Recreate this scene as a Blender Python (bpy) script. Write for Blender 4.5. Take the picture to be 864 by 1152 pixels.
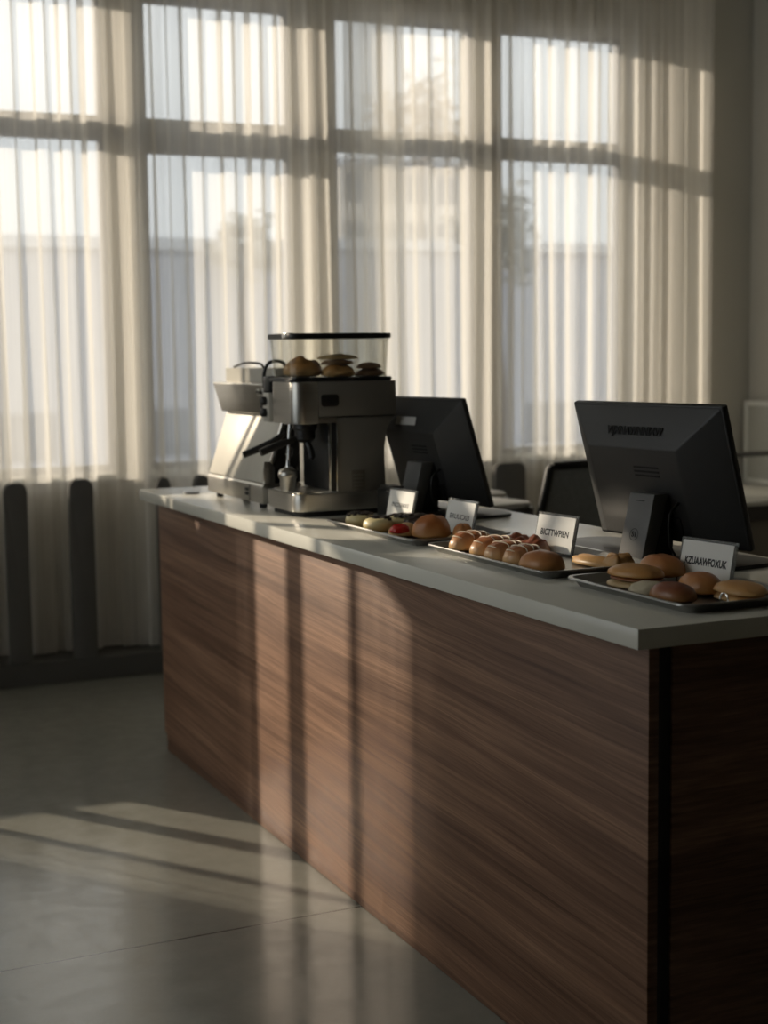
import bpy, bmesh, math, random
from mathutils import Vector, Matrix, noise
PI = math.pi
for o in list(bpy.data.objects): bpy.data.objects.remove(o)
sc = bpy.context.scene
C = sc.collection

# ------------------------------------------------------------------ camera
cam = bpy.data.cameras.new('camera'); camo = bpy.data.objects.new('camera', cam); C.objects.link(camo)
cam.sensor_fit = 'VERTICAL'; cam.sensor_height = 36.0; cam.lens = 1686.67/1152*36
YAW, PITCH, ROLL = 0.43155, 0.10533, -0.01318
f = Vector((math.sin(YAW)*math.cos(PITCH), math.cos(YAW)*math.cos(PITCH), -math.sin(PITCH)))
r = Vector((math.cos(YAW), -math.sin(YAW), 0)); u = r.cross(f)
r2 = r*math.cos(ROLL)+u*math.sin(ROLL); u2 = u*math.cos(ROLL)-r*math.sin(ROLL)
camo.matrix_world = Matrix(((r2.x, u2.x, -f.x, -1.44446), (r2.y, u2.y, -f.y, -2.10804), (r2.z, u2.z, -f.z, 1.42325), (0, 0, 0, 1)))
cam.dof.use_dof = True; cam.dof.focus_distance = 3.25; cam.dof.aperture_fstop = 3.3
cam.clip_end = 500
sc.camera = camo

# ------------------------------------------------------------------ sky, sun, exposure
w = bpy.data.worlds.new('sky'); sc.world = w; w.use_nodes = True
nt = w.node_tree; nt.nodes.clear()
out = nt.nodes.new('ShaderNodeOutputWorld'); bg = nt.nodes.new('ShaderNodeBackground')
tc = nt.nodes.new('ShaderNodeTexCoord'); sp = nt.nodes.new('ShaderNodeSeparateXYZ'); rp = nt.nodes.new('ShaderNodeValToRGB')
nt.links.new(tc.outputs['Generated'], sp.inputs[0]); nt.links.new(sp.outputs['Z'], rp.inputs[0])
rp.color_ramp.elements[0].position = 0.0; rp.color_ramp.elements[0].color = (0.49, 0.525, 0.555, 1)
rp.color_ramp.elements[1].position = 0.5; rp.color_ramp.elements[1].color = (1.08, 1.08, 1.05, 1)
nt.links.new(rp.outputs[0], bg.inputs[0]); bg.inputs[1].default_value = 1.5
nt.links.new(bg.outputs[0], out.inputs[0])
sun = bpy.data.lights.new('sun', 'SUN'); suno = bpy.data.objects.new('sun', sun); C.objects.link(suno)
sun.energy = 4.5; sun.angle = math.radians(0.55); sun.color = (1.0, 0.84, 0.66)
SAZ, SEL = math.radians(35), math.radians(19.5)
d = Vector((math.sin(SAZ)*math.cos(SEL), -math.cos(SAZ)*math.cos(SEL), -math.sin(SEL)))
suno.rotation_euler = d.to_track_quat('-Z', 'Y').to_euler(); suno.location = (-5, 12, 6)
sc.view_settings.view_transform = 'Standard'; sc.view_settings.look = 'None'
sc.view_settings.exposure = 0.38; sc.view_settings.gamma = 1.0; sc.view_settings.use_curve_mapping = False
try: sc.cycles.transparent_max_bounces = 32
except Exception: pass

# ------------------------------------------------------------------ materials
def newmat(name):
    m = bpy.data.materials.new(name); m.use_nodes = True
    nt = m.node_tree; b = nt.nodes['Principled BSDF']
    return m, nt, b
def N(nt, t, **kw):
    n = nt.nodes.new(t)
    for k, v in kw.items(): setattr(n, k, v)
    return n
def mixc(nt, fac, a, b, blend='MIX'):
    n = nt.nodes.new('ShaderNodeMix'); n.data_type = 'RGBA'; n.blend_type = blend
    for s, v in ((0, fac), (6, a), (7, b)):
        if hasattr(v, 'links') or hasattr(v, 'is_linked'): nt.links.new(v, n.inputs[s])
        else: n.inputs[s].default_value = v if s == 0 else (*v, 1)
    return n.outputs[2]
def simple(name, col, rough=0.5, metal=0.0, var=0.12, scale=12, bump=0.0, bscale=80, spec=0.5, stretch=(1, 1, 1), coat=0):
    m, nt, b = newmat(name)
    tc = N(nt, 'ShaderNodeTexCoord'); mp = N(nt, 'ShaderNodeMapping'); mp.inputs['Scale'].default_value = stretch
    nt.links.new(tc.outputs['Object'], mp.inputs[0])
    nz = N(nt, 'ShaderNodeTexNoise'); nz.inputs['Scale'].default_value = scale; nz.inputs['Detail'].default_value = 4
    nt.links.new(mp.outputs[0], nz.inputs[0])
    c = mixc(nt, nz.outputs[0], tuple(x*(1-var) for x in col), tuple(min(1, x*(1+var)) for x in col))
    nt.links.new(c, b.inputs['Base Color'])
    b.inputs['Roughness'].default_value = rough; b.inputs['Metallic'].default_value = metal
    b.inputs['Specular IOR Level'].default_value = spec
    if coat: b.inputs['Coat Weight'].default_value = coat
    if bump:
        n2 = N(nt, 'ShaderNodeTexNoise'); n2.inputs['Scale'].default_value = bscale; n2.inputs['Detail'].default_value = 5
        nt.links.new(mp.outputs[0], n2.inputs[0])
        bp = N(nt, 'ShaderNodeBump'); bp.inputs['Strength'].default_value = bump; bp.inputs['Distance'].default_value = 0.002
        nt.links.new(n2.outputs[0], bp.inputs['Height']); nt.links.new(bp.outputs[0], b.inputs['Normal'])
    return m

def wood():
    m, nt, b = newmat('walnut_veneer')
    g = N(nt, 'ShaderNodeNewGeometry')
    rot = N(nt, 'ShaderNodeMapping'); rot.inputs['Rotation'].default_value = (math.radians(-2.5), 0, 0)
    nt.links.new(g.outputs['Position'], rot.inputs[0])
    def stretched(scale):
        mp = N(nt, 'ShaderNodeMapping'); mp.inputs['Scale'].default_value = scale
        nt.links.new(rot.outputs[0], mp.inputs[0]); return mp
    # broad figure, warped so that the grain wanders
    wn = N(nt, 'ShaderNodeTexNoise'); wn.inputs['Scale'].default_value = 1.0; wn.inputs['Detail'].default_value = 2
    nt.links.new(stretched((1.1, 1.1, 3.2)).outputs[0], wn.inputs[0])
    add = N(nt, 'ShaderNodeVectorMath', operation='MULTIPLY_ADD'); add.inputs[1].default_value = (0, 0, 0.05)
    nt.links.new(wn.outputs['Color'], add.inputs[0]); nt.links.new(rot.outputs[0], add.inputs[2])
    def nz(scale, det, rough=0.6):
        mp = N(nt, 'ShaderNodeMapping'); mp.inputs['Scale'].default_value = scale; nt.links.new(add.outputs[0], mp.inputs[0])
        n = N(nt, 'ShaderNodeTexNoise'); n.inputs['Scale'].default_value = 1; n.inputs['Detail'].default_value = det; n.inputs['Roughness'].default_value = rough
        nt.links.new(mp.outputs[0], n.inputs[0]); return n.outputs[0]
    broad = nz((1.2, 0.6, 15), 3); mid = nz((4, 1.1, 95), 4); fine = nz((14, 3.2, 560), 3, 0.7)
    r1 = N(nt, 'ShaderNodeValToRGB'); r1.color_ramp.elements[0].position = .3; r1.color_ramp.elements[1].position = .72
    r1.color_ramp.elements[0].color = (0.15, 0.078, 0.048, 1); r1.color_ramp.elements[1].color = (0.355, 0.207, 0.13, 1)
    nt.links.new(broad, r1.inputs[0])
    r2 = N(nt, 'ShaderNodeValToRGB'); r2.color_ramp.elements[0].position = .32; r2.color_ramp.elements[1].position = .62
    r2.color_ramp.elements[0].color = (.60, .55, .52, 1); r2.color_ramp.elements[1].color = (1, 1, 1, 1)
    nt.links.new(mid, r2.inputs[0])
    r3 = N(nt, 'ShaderNodeValToRGB'); r3.color_ramp.elements[0].position = .35; r3.color_ramp.elements[1].position = .6
    r3.color_ramp.elements[0].color = (.62, .58, .55, 1); r3.color_ramp.elements[1].color = (1.08, 1.08, 1.08, 1)
    nt.links.new(fine, r3.inputs[0])
    c = mixc(nt, 1.0, r1.outputs[0], r2.outputs[0], 'MULTIPLY'); c = mixc(nt, 1.0, c, r3.outputs[0], 'MULTIPLY')
    nt.links.new(c, b.inputs['Base Color']); b.inputs['Roughness'].default_value = .5; b.inputs['Specular IOR Level'].default_value = .35
    bp = N(nt, 'ShaderNodeBump'); bp.inputs['Strength'].default_value = .35; bp.inputs['Distance'].default_value = .0012
    nt.links.new(fine, bp.inputs['Height']); nt.links.new(bp.outputs[0], b.inputs['Normal'])
    return m

def concrete_floor():
    m, nt, b = newmat('polished_concrete')
    g = N(nt, 'ShaderNodeNewGeometry'); pos = g.outputs['Position']
    n1 = N(nt, 'ShaderNodeTexNoise'); n1.inputs['Scale'].default_value = 1.3; n1.inputs['Detail'].default_value = 6; nt.links.new(pos, n1.inputs[0])
    n2 = N(nt, 'ShaderNodeTexNoise'); n2.inputs['Scale'].default_value = 14; n2.inputs['Detail'].default_value = 8; n2.inputs['Roughness'].default_value = .7; nt.links.new(pos, n2.inputs[0])
    c = mixc(nt, n1.outputs[0], (0.20, 0.20, 0.17), (0.255, 0.25, 0.215))
    c = mixc(nt, .22, c, n2.outputs[0], 'SOFT_LIGHT')
    # saw-cut joints: y = 1.33 + 3.1 k and x = -1.9 + 3.1 k
    s = N(nt, 'ShaderNodeSeparateXYZ'); nt.links.new(pos, s.inputs[0])
    def joint(sock, off, per):
        a = N(nt, 'ShaderNodeMath', operation='SUBTRACT'); nt.links.new(sock, a.inputs[0]); a.inputs[1].default_value = off-per/2
        w_ = N(nt, 'ShaderNodeMath', operation='FLOORED_MODULO'); nt.links.new(a.outputs[0], w_.inputs[0]); w_.inputs[1].default_value = per
        d_ = N(nt, 'ShaderNodeMath', operation='SUBTRACT'); nt.links.new(w_.outputs[0], d_.inputs[0]); d_.inputs[1].default_value = per/2
        e = N(nt, 'ShaderNodeMath', operation='ABSOLUTE'); nt.links.new(d_.outputs[0], e.inputs[0])
        l = N(nt, 'ShaderNodeMath', operation='LESS_THAN'); nt.links.new(e.outputs[0], l.inputs[0]); l.inputs[1].default_value = .0028
        return l.outputs[0]
    j1 = joint(s.outputs['Y'], 1.333, 3.2); j2 = joint(s.outputs['X'], -2.2, 3.2)
    mx = N(nt, 'ShaderNodeMath', operation='MAXIMUM'); nt.links.new(j1, mx.inputs[0]); nt.links.new(j2, mx.inputs[1])
    c = mixc(nt, mx.outputs[0], c, (0.03, 0.03, 0.028))
    nt.links.new(c, b.inputs['Base Color'])
    rr = N(nt, 'ShaderNodeMapRange'); rr.inputs[1].default_value = .3; rr.inputs[2].default_value = .7; rr.inputs[3].default_value = .10; rr.inputs[4].default_value = .27
    nt.links.new(n2.outputs[0], rr.inputs[0]); nt.links.new(rr.outputs[0], b.inputs['Roughness'])
    b.inputs['Specular IOR Level'].default_value = .5
    bp = N(nt, 'ShaderNodeBump'); bp.inputs['Strength'].default_value = .05; bp.inputs['Distance'].default_value = .003
    nt.links.new(n2.outputs[0], bp.inputs['Height']); nt.links.new(bp.outputs[0], b.inputs['Normal'])
    return m

def sheer(name, transp, col=(0.93, 0.91, 0.86), tl=0.55):
    m = bpy.data.materials.new(name); m.use_nodes = True; nt = m.node_tree; nt.nodes.clear()
    o = N(nt, 'ShaderNodeOutputMaterial')
    t = N(nt, 'ShaderNodeBsdfTransparent'); t.inputs[0].default_value = (1, 1, 1, 1)
    df = N(nt, 'ShaderNodeBsdfDiffuse'); df.inputs[0].default_value = (*col, 1)
    tr = N(nt, 'ShaderNodeBsdfTranslucent'); tr.inputs[0].default_value = (*col, 1)
    m1 = N(nt, 'ShaderNodeMixShader'); m1.inputs[0].default_value = tl
    nt.links.new(df.outputs[0], m1.inputs[1]); nt.links.new(tr.outputs[0], m1.inputs[2])
    # fine vertical weave streaks vary how open the cloth is
    tc = N(nt, 'ShaderNodeTexCoord'); mp = N(nt, 'ShaderNodeMapping'); mp.inputs['Scale'].default_value = (60, 60, .5)
    nt.links.new(tc.outputs['Object'], mp.inputs[0])
    nz = N(nt, 'ShaderNodeTexNoise'); nz.inputs['Scale'].default_value = 1; nz.inputs['Detail'].default_value = 3
    nt.links.new(mp.outputs[0], nz.inputs[0])
    mr = N(nt, 'ShaderNodeMapRange'); mr.inputs[1].default_value = .3; mr.inputs[2].default_value = .7
    mr.inputs[3].default_value = 1-transp-.06; mr.inputs[4].default_value = 1-transp+.06
    nt.links.new(nz.outputs[0], mr.inputs[0])
    m2 = N(nt, 'ShaderNodeMixShader'); nt.links.new(mr.outputs[0], m2.inputs[0])
    nt.links.new(t.outputs[0], m2.inputs[1]); nt.links.new(m1.outputs[0], m2.inputs[2]); nt.links.new(m2.outputs[0], o.inputs[0])
    return m

def clear(name, tint=(1, 1, 1), gloss=1.0, body=0.0):
    m = bpy.data.materials.new(name); m.use_nodes = True; nt = m.node_tree; nt.nodes.clear()
    o = N(nt, 'ShaderNodeOutputMaterial'); t = N(nt, 'ShaderNodeBsdfTransparent'); t.inputs[0].default_value = (*tint, 1)
    g = N(nt, 'ShaderNodeBsdfGlossy'); g.inputs['Roughness'].default_value = .03
    fr = N(nt, 'ShaderNodeFresnel'); fr.inputs[0].default_value = 1.45
    mu = N(nt, 'ShaderNodeMath', operation='MULTIPLY'); nt.links.new(fr.outputs[0], mu.inputs[0]); mu.inputs[1].default_value = gloss
    x = N(nt, 'ShaderNodeMixShader'); nt.links.new(mu.outputs[0], x.inputs[0]); nt.links.new(t.outputs[0], x.inputs[1]); nt.links.new(g.outputs[0], x.inputs[2])
    last = x.outputs[0]
    if body:
        df = N(nt, 'ShaderNodeBsdfDiffuse'); df.inputs[0].default_value = (.8, .8, .78, 1)
        y = N(nt, 'ShaderNodeMixShader'); y.inputs[0].default_value = body; nt.links.new(last, y.inputs[1]); nt.links.new(df.outputs[0], y.inputs[2]); last = y.outputs[0]
    nt.links.new(last, o.inputs[0]); return m

def bread(name, top, bottom, rough=.45, bump=.5, zlo=0.0, zhi=.04, coat=0.15):
    m, nt, b = newmat(name)
    tc = N(nt, 'ShaderNodeTexCoord'); s = N(nt, 'ShaderNodeSeparateXYZ'); nt.links.new(tc.outputs['Object'], s.inputs[0])
    nz = N(nt, 'ShaderNodeTexNoise'); nz.inputs['Scale'].default_value = 38; nz.inputs['Detail'].default_value = 5; nt.links.new(tc.outputs['Object'], nz.inputs[0])
    mr = N(nt, 'ShaderNodeMapRange'); mr.inputs[1].default_value = zlo; mr.inputs[2].default_value = zhi; nt.links.new(s.outputs['Z'], mr.inputs[0])
    ad = N(nt, 'ShaderNodeMath', operation='MULTIPLY_ADD'); nt.links.new(nz.outputs[0], ad.inputs[0]); ad.inputs[1].default_value = .5; nt.links.new(mr.outputs[0], ad.inputs[2])
    sb = N(nt, 'ShaderNodeMath', operation='SUBTRACT'); nt.links.new(ad.outputs[0], sb.inputs[0]); sb.inputs[1].default_value = .25; sb.use_clamp = True
    c = mixc(nt, sb.outputs[0], bottom, top); nt.links.new(c, b.inputs['Base Color'])
    b.inputs['Roughness'].default_value = rough; b.inputs['Coat Weight'].default_value = coat; b.inputs['Coat Roughness'].default_value = .2
    b.inputs['Subsurface Weight'].default_value = 0.0
    bp = N(nt, 'ShaderNodeBump'); bp.inputs['Strength'].default_value = bump; bp.inputs['Distance'].default_value = .002
    nt.links.new(nz.outputs[0], bp.inputs['Height']); nt.links.new(bp.outputs[0], b.inputs['Normal'])
    return m

M = dict(
    wood=wood(), floor=concrete_floor(),
    wall=simple('wall_paint', (.62, .60, .54), .85, var=.03, scale=3),
    ceiling=simple('ceiling_paint', (.72, .71, .66), .9, var=.03, scale=2),
    rear=simple('dark_wall_paint', (.05, .048, .045), .9, var=.05, scale=2),
    frame=simple('window_frame_grey', (.22, .22, .23), .5, var=.05),
    pier=simple('window_pier_paint', (.55, .52, .46), .8, var=.04, scale=4),
    skirt=simple('skirting_dark', (.085, .083, .075), .6, var=.1),
    stone=simple('worktop_quartz', (.68, .665, .59), .22, var=.05, scale=5, spec=.5),
    dark=simple('dark_laminate', (.012, .009, .008), .6, var=.2),
    steel=simple('brushed_steel', (.50, .48, .44), .32, 1.0, var=.12, scale=3, stretch=(1, 1, 60), bump=.15, bscale=30),
    chrome=simple('chrome', (.75, .75, .73), .12, 1.0, var=.03),
    satin=simple('satin_steel_panel', (.50, .475, .41), .42, .25, var=.07, scale=4, stretch=(1, 6, 1)),
    taupe=simple('taupe_metal', (.20, .187, .165), .5, .35, var=.06, scale=5),
    taupe2=simple('taupe_metal_vent', (.14, .125, .10), .55, .3, var=.06, scale=5),
    blackp=simple('black_plastic', (.010, .010, .010), .42, var=.2, scale=20),
    blackm=simple('matt_black_plastic', (.020, .0195, .018), .5, var=.15, scale=30, bump=.05, bscale=600, spec=.6),
    greyp=simple('grey_plastic', (.11, .108, .102), .5, var=.08, scale=20),
    screen=simple('dark_screen', (.008, .008, .01), .15, var=.05),
    rubber=simple('black_rubber', (.015, .015, .015), .8, var=.1),
    tray=simple('tray_aluminium', (.30, .295, .28), .30, .85, var=.12, scale=9, bump=.1, bscale=40),
    card=simple('white_card', (.80, .79, .74), .7, var=.02),
    ink=simple('printed_ink', (.03, .03, .03), .7, var=.05),
    mark=simple('embossed_mark', (.006, .006, .006), .8, var=.05),
    acryl=clear('clear_acrylic', (.93, .94, .93), 1.0, .12),
    glass=clear('window_glass', (.97, .98, .98), .7),
    hopper=clear('hopper_glass', (.97, .97, .95), .35, .012),
    sheer=sheer('sheer_curtain_cloth', .42), sheer2=sheer('sun_strip_cloth', .10),
    sheer3=sheer('sun_dimming_cloth', .72),
    post=simple('dark_post', (.13, .125, .115), .85, var=.1),
    mesh=simple('chair_mesh', (.2, .2, .187), .85, var=.25, scale=60),
    seatpad=simple('pale_seat_pad', (.50, .49, .47), .6, var=.05),
    whitep=simple('white_frame_paint', (.80, .80, .75), .5, var=.04),
    paper=simple('framed_print_paper', (.5, .5, .45), .8, var=.08, scale=5),
    ledge=simple('console_top', (.50, .50, .46), .4, var=.05),
    bldg=simple('building_render_grey', (.37, .39, .45), .9, var=.08, scale=.3),
    bldg2=simple('building_render_beige', (.62, .58, .53), .9, var=.08, scale=.3),
    bwin=simple('building_window_glass', (.12, .14, .18), .3, var=.1),
    bband=simple('building_parapet', (.50, .52, .56), .8, var=.05),
    leaf=simple('tree_leaves', (.30, .31, .30), .8, var=.3, scale=3),
    leaf2=simple('autumn_tree_leaves', (.42, .36, .30), .8, var=.3, scale=2),
    trunk=simple('bark', (.09, .07, .06), .9, var=.3),
    ground=simple('asphalt_yard', (.22, .23, .25), .9, var=.1, scale=.5),
    bun=bread('bun_crust', (.40, .13, .030), (.58, .30, .10), zhi=.045),
    bun2=bread('golden_bun_crust', (.56, .27, .075), (.66, .42, .18), zhi=.035, bump=.3),
    bun3=bread('dark_bun_crust', (.20, .045, .014), (.42, .20, .07), zlo=.005, zhi=.03, bump=.3),
    pastry=bread('flaky_pastry', (.36, .11, .025), (.72, .44, .19), zlo=.012, zhi=.04, coat=.4),
    pale=bread('pale_donut_dough', (.66, .56, .30), (.60, .44, .18), zhi=.03, coat=.1),
    dry=bread('dry_biscuit', (.50, .34, .15), (.62, .45, .23), zhi=.03, coat=0, bump=.8),
    drybrown=bread('brown_biscuit', (.20, .11, .055), (.26, .15, .08), zhi=.03, coat=0, bump=.8),
    choc=simple('chocolate_topping', (.020, .010, .007), .3, var=.4, scale=60, bump=.8, bscale=120),
    jam=simple('red_jam', (.45, .012, .008), .15, var=.2, scale=40),
    sugar=simple('sugar_icing', (.80, .68, .50), .35, var=.15, scale=60),
    paperc=simple('parchment_paper', (.55, .48, .34), .8, var=.1, scale=20, bump=.4, bscale=60),
)

# ------------------------------------------------------------------ mesh helpers
def link(name, bm, mat, parent=None, smooth=True, angle=40, loc=None, rot=None):
    me = bpy.data.meshes.new(name)
    bmesh.ops.recalc_face_normals(bm, faces=bm.faces)
    bm.to_mesh(me); bm.free()
    me.materials.append(mat)
    if smooth:
        for p in me.polygons: p.use_smooth = True
        me.set_sharp_from_angle(angle=math.radians(angle))
    o = bpy.data.objects.new(name, me); C.objects.link(o)
    if parent: o.parent = parent
    if loc: o.location = loc
    if rot: o.rotation_euler = rot
    return o
def tag(o, label=None, cat=None, group=None, kind=None):
    if label: o['label'] = label
    if cat: o['category'] = cat
    if group: o['group'] = group
    if kind: o['kind'] = kind
    return o
def thing(name, label, cat, loc=(0, 0, 0), rotz=0, group=None, kind=None):
    o = bpy.data.objects.new(name, None); C.objects.link(o); o.empty_display_size = .05
    o.location = loc; o.rotation_euler = (0, 0, rotz)
    return tag(o, label, cat, group, kind)
def B(): return bmesh.new()
def bev(bm, verts, rad, seg=2):
    if rad <= 0: return
    vs = set(verts); es = [e for e in bm.edges if e.verts[0] in vs and e.verts[1] in vs]
    bmesh.ops.bevel(bm, geom=es, offset=rad, segments=seg, affect='EDGES', profile=.5, clamp_overlap=True)
def box(bm, x0, x1, y0, y1, z0, z1, rad=0, seg=2, mat=None):
    vs = [bm.verts.new((x, y, z)) for z in (z0, z1) for x, y in ((x0, y0), (x1, y0), (x1, y1), (x0, y1))]
    for a in ((0, 3, 2, 1), (4, 5, 6, 7), (0, 1, 5, 4), (1, 2, 6, 5), (2, 3, 7, 6), (3, 0, 4, 7)): bm.faces.new([vs[i] for i in a])
    if mat is not None: bmesh.ops.transform(bm, matrix=mat, verts=vs)
    bev(bm, vs, rad, seg)
    return bm
def prism(bm, pts, a0, a1, axis='y', rad=0, seg=2, mat=None):
    def P(p, a):
        if axis == 'y': return (p[0], a, p[1])
        if axis == 'x': return (a, p[0], p[1])
        return (p[0], p[1], a)
    lo = [bm.verts.new(P(p, a0)) for p in pts]; hi = [bm.verts.new(P(p, a1)) for p in pts]; n = len(pts)
    bm.faces.new(lo[::-1]); bm.faces.new(hi)
    for i in range(n): bm.faces.new((lo[i], lo[(i+1) % n], hi[(i+1) % n], hi[i]))
    if mat is not None: bmesh.ops.transform(bm, matrix=mat, verts=lo+hi)
    bev(bm, lo+hi, rad, seg)
    return bm
def rrect(x0, x1, y0, y1, rad, n=5, corners=(1, 1, 1, 1)):
    pts = []
    for k, (cx, cy, a) in enumerate(((x1-rad, y1-rad, 0), (x0+rad, y1-rad, 90), (x0+rad, y0+rad, 180), (x1-rad, y0+rad, 270))):
        if corners[k]:
            for i in range(n+1):
                t = math.radians(a+90*i/n); pts.append((cx+rad*math.cos(t), cy+rad*math.sin(t)))
        else: pts.append(((x1, x0, x0, x1)[k], (y1, y1, y0, y0)[k]))
    return pts
def lathe(bm, prof, c=(0, 0, 0), n=28, axis=Vector((0, 0, 1)), sx=1, sy=1):
    q = Vector((0, 0, 1)).rotation_difference(axis); c = Vector(c); rings = []
    for (rr, z) in prof:
        if rr < 1e-6: rings.append([bm.verts.new(c+q @ Vector((0, 0, z)))])
        else: rings.append([bm.verts.new(c+q @ Vector((rr*sx*math.cos(2*PI*i/n), rr*sy*math.sin(2*PI*i/n), z))) for i in range(n)])
    for a, b in zip(rings, rings[1:]):
        for i in range(n):
            j = (i+1) % n
            if len(a) == 1 and len(b) == 1: continue
            if len(a) == 1: bm.faces.new((a[0], b[i], b[j]))
            elif len(b) == 1: bm.faces.new((a[i], a[j], b[0]))
            else: bm.faces.new((a[i], a[j], b[j], b[i]))
    for rg, rev in ((rings[0], True), (rings[-1], False)):
        if len(rg) > 1: bm.faces.new(rg[::-1] if rev else rg)
    return bm
def tube(bm, pts, rads, n=10, cap=True):
    pts = [Vector(p) for p in pts]
    if not isinstance(rads, (list, tuple)): rads = [rads]*len(pts)
    prev = None; rings = []
    for i, p in enumerate(pts):
        t = (pts[min(i+1, len(pts)-1)]-pts[max(i-1, 0)]).normalized()
        if prev is None: a = t.orthogonal().normalized()
        else: a = (prev-t*prev.dot(t)).normalized()
        prev = a; b = t.cross(a)
        rings.append([bm.verts.new(p+(a*math.cos(2*PI*k/n)+b*math.sin(2*PI*k/n))*rads[i]) for k in range(n)])
    for x, y in zip(rings, rings[1:]):
        for k in range(n): bm.faces.new((x[k], x[(k+1) % n], y[(k+1) % n], y[k]))
    if cap: bm.faces.new(rings[0][::-1]); bm.faces.new(rings[-1])
    return bm
def curve(pts, n=8):
    P = [Vector(p) for p in pts]; P = [P[0]*2-P[1]]+P+[P[-1]*2-P[-2]]; o = []
    for i in range(1, len(P)-2):
        for k in range(n):
            t = k/n; a, b, c, d_ = P[i-1:i+3]
            o.append(.5*((2*b)+(c-a)*t+(2*a-5*b+4*c-d_)*t*t+(3*b-a-3*c+d_)*t**3))
    o.append(P[-2]); return o
def blob(bm, L, W, H, bend=0, ridges=0, ridge_amp=0, e=2.3, lump=.05, seed=0, nu=40, nv=18, c=(0, 0, 0), taper=0, flat=.28, rotz=0):
    """a bun or loaf: long axis x, rounded top, flattened bottom resting on z = c.z"""
    rnd = Vector((seed*3.1, seed*1.7, seed*.9)); rings = []
    cr, sr = math.cos(rotz), math.sin(rotz)
    for j in range(nv+1):
        ph = -PI/2+PI*j/nv; ring = []
        for i in range(nu):
            th = 2*PI*i/nu
            def sp_(v): return math.copysign(abs(v)**(2/e), v)
            x = sp_(math.cos(ph))*sp_(math.cos(th)); y = sp_(math.cos(ph))*sp_(math.sin(th)); z = sp_(math.sin(ph))
            zz = z if z > 0 else z*flat
            k = 1+lump*noise.noise(Vector((x, y, z))*1.7+rnd)+lump*.4*noise.noise(Vector((x, y, z))*5+rnd)
            tp = 1-taper*abs(x)**2
            if ridges: k *= 1+ridge_amp*(abs(math.cos(x*ridges*PI/2))-.6)*(1 if z > -.2 else 0)
            X = x*L/2; Y = y*W/2*k*tp; Z = zz*H/(1+flat)*k*(tp*.5+.5)
            Y += bend*(x*x)
            X, Y = X*cr-Y*sr, X*sr+Y*cr
            ring.append(bm.verts.new((c[0]+X, c[1]+Y, c[2]+Z+H*flat/(1+flat))))
            if j in (0, nv): break
        rings.append(ring)
    for a, b in zip(rings, rings[1:]):
        for i in range(nu):
            j2 = (i+1) % nu
            if len(a) == 1: bm.faces.new((a[0], b[j2], b[i]))
            elif len(b) == 1: bm.faces.new((a[i], a[j2], b[0]))
            else: bm.faces.new((a[i], a[j2], b[j2], b[i]))
    return bm
def text(s, size, mat, parent, M4, name='lettering', extrude=.0004, width=None, shear=0, bold=0):
    cu = bpy.data.curves.new(name, 'FONT'); cu.body = s; cu.size = size; cu.extrude = extrude; cu.align_x = 'CENTER'; cu.align_y = 'CENTER'
    cu.shear = shear; cu.offset = bold; cu.resolution_u = 3
    t = bpy.data.objects.new(name, cu); C.objects.link(t)
    dg = bpy.context.evaluated_depsgraph_get(); me = bpy.data.meshes.new_from_object(t.evaluated_get(dg))
    bpy.data.objects.remove(t); bpy.data.curves.remove(cu)
    xs = [v.co.x for v in me.vertices]; w_ = max(xs)-min(xs)
    if width: me.transform(Matrix.Diagonal((width/w_, 1, 1, 1)))
    me.transform(M4); me.materials.clear(); me.materials.append(mat); me.name = name
    o = bpy.data.objects.new(name, me); C.objects.link(o); o.parent = parent
    return o

# ------------------------------------------------------------------ room shell
XL, XR, YB, YF, ZC = -2.95, 3.64, 4.30, -4.2, 3.30
GY = 4.67
def struct(name, bm, mat, parent=None, **k):
    o = link(name, bm, mat, parent, smooth=False, **k)
    if parent is None: o['kind'] = 'structure'
    return o
struct('floor', box(B(), XL-.2, XR+.2, YF-.2, 5.0, -.12, 0), M['floor'])
struct('ceiling', box(B(), XL-.2, XR+.2, YF-.2, 4.95, ZC, ZC+.15), M['ceiling'])
LW = (.1, 2.8, .5, 3.15)   # side window in the left wall, out of frame
bm = B(); box(bm, XL-.2, XL, YF, LW[0], 0, ZC); box(bm, XL-.2, XL, LW[1], 4.9, 0, ZC); box(bm, XL-.2, XL, LW[0], LW[1], 0, LW[2]); box(bm, XL-.2, XL, LW[0], LW[1], LW[3], ZC)
struct('wall_left', bm, M['wall'])
struct('wall_rear', box(B(), XL-.2, XR+.2, YF-.2, YF, 0, ZC), M['rear'])
struct('wall_right', box(B(), XR, XR+.2, YF, 4.9, 0, ZC), M['wall'])
struct('wall_pier', box(B(), 3.375, XR, YB, 4.9, 0, ZC), M['wall'])
wins = [(-2.64, -1.60), (-1.42, -.60), (-.42, .31), (.49, 1.21), (1.43, 2.19), (2.34, 3.08)]
ZS, ZT = .90, 3.04
bm = B()
box(bm, XL, 3.375, GY-.03, GY+.07, 0, ZS); box(bm, XL, 3.375, GY-.03, GY+.07, ZT, ZC)
xs = [XL]+[v for w_ in wins for v in w_]+[3.375]
for i in range(0, len(xs), 2): box(bm, xs[i], xs[i+1], GY-.03, GY+.07, ZS, ZT)
box(bm, wins[0][0], wins[0][1], GY-.03, GY+.07, 2.76, ZT)  # unseen infill over first window, added to keep sun off the near monitor
box(bm, wins[1][0], wins[1][1], GY-.03, GY+.07, ZS, 1.70)  # unseen raised sill, shaped so sun reaches the machine, not the counter face
struct('wall_back', bm, M['pier'])
struct('trim_1', box(B(), XL, 3.375, 4.374, GY-.03, 0, .10, .006), M['skirt'])
struct('trim_2', box(B(), XL, 3.375, GY-.055, GY-.031, ZS-.035, ZS-.002, .004), M['whitep'])
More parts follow.
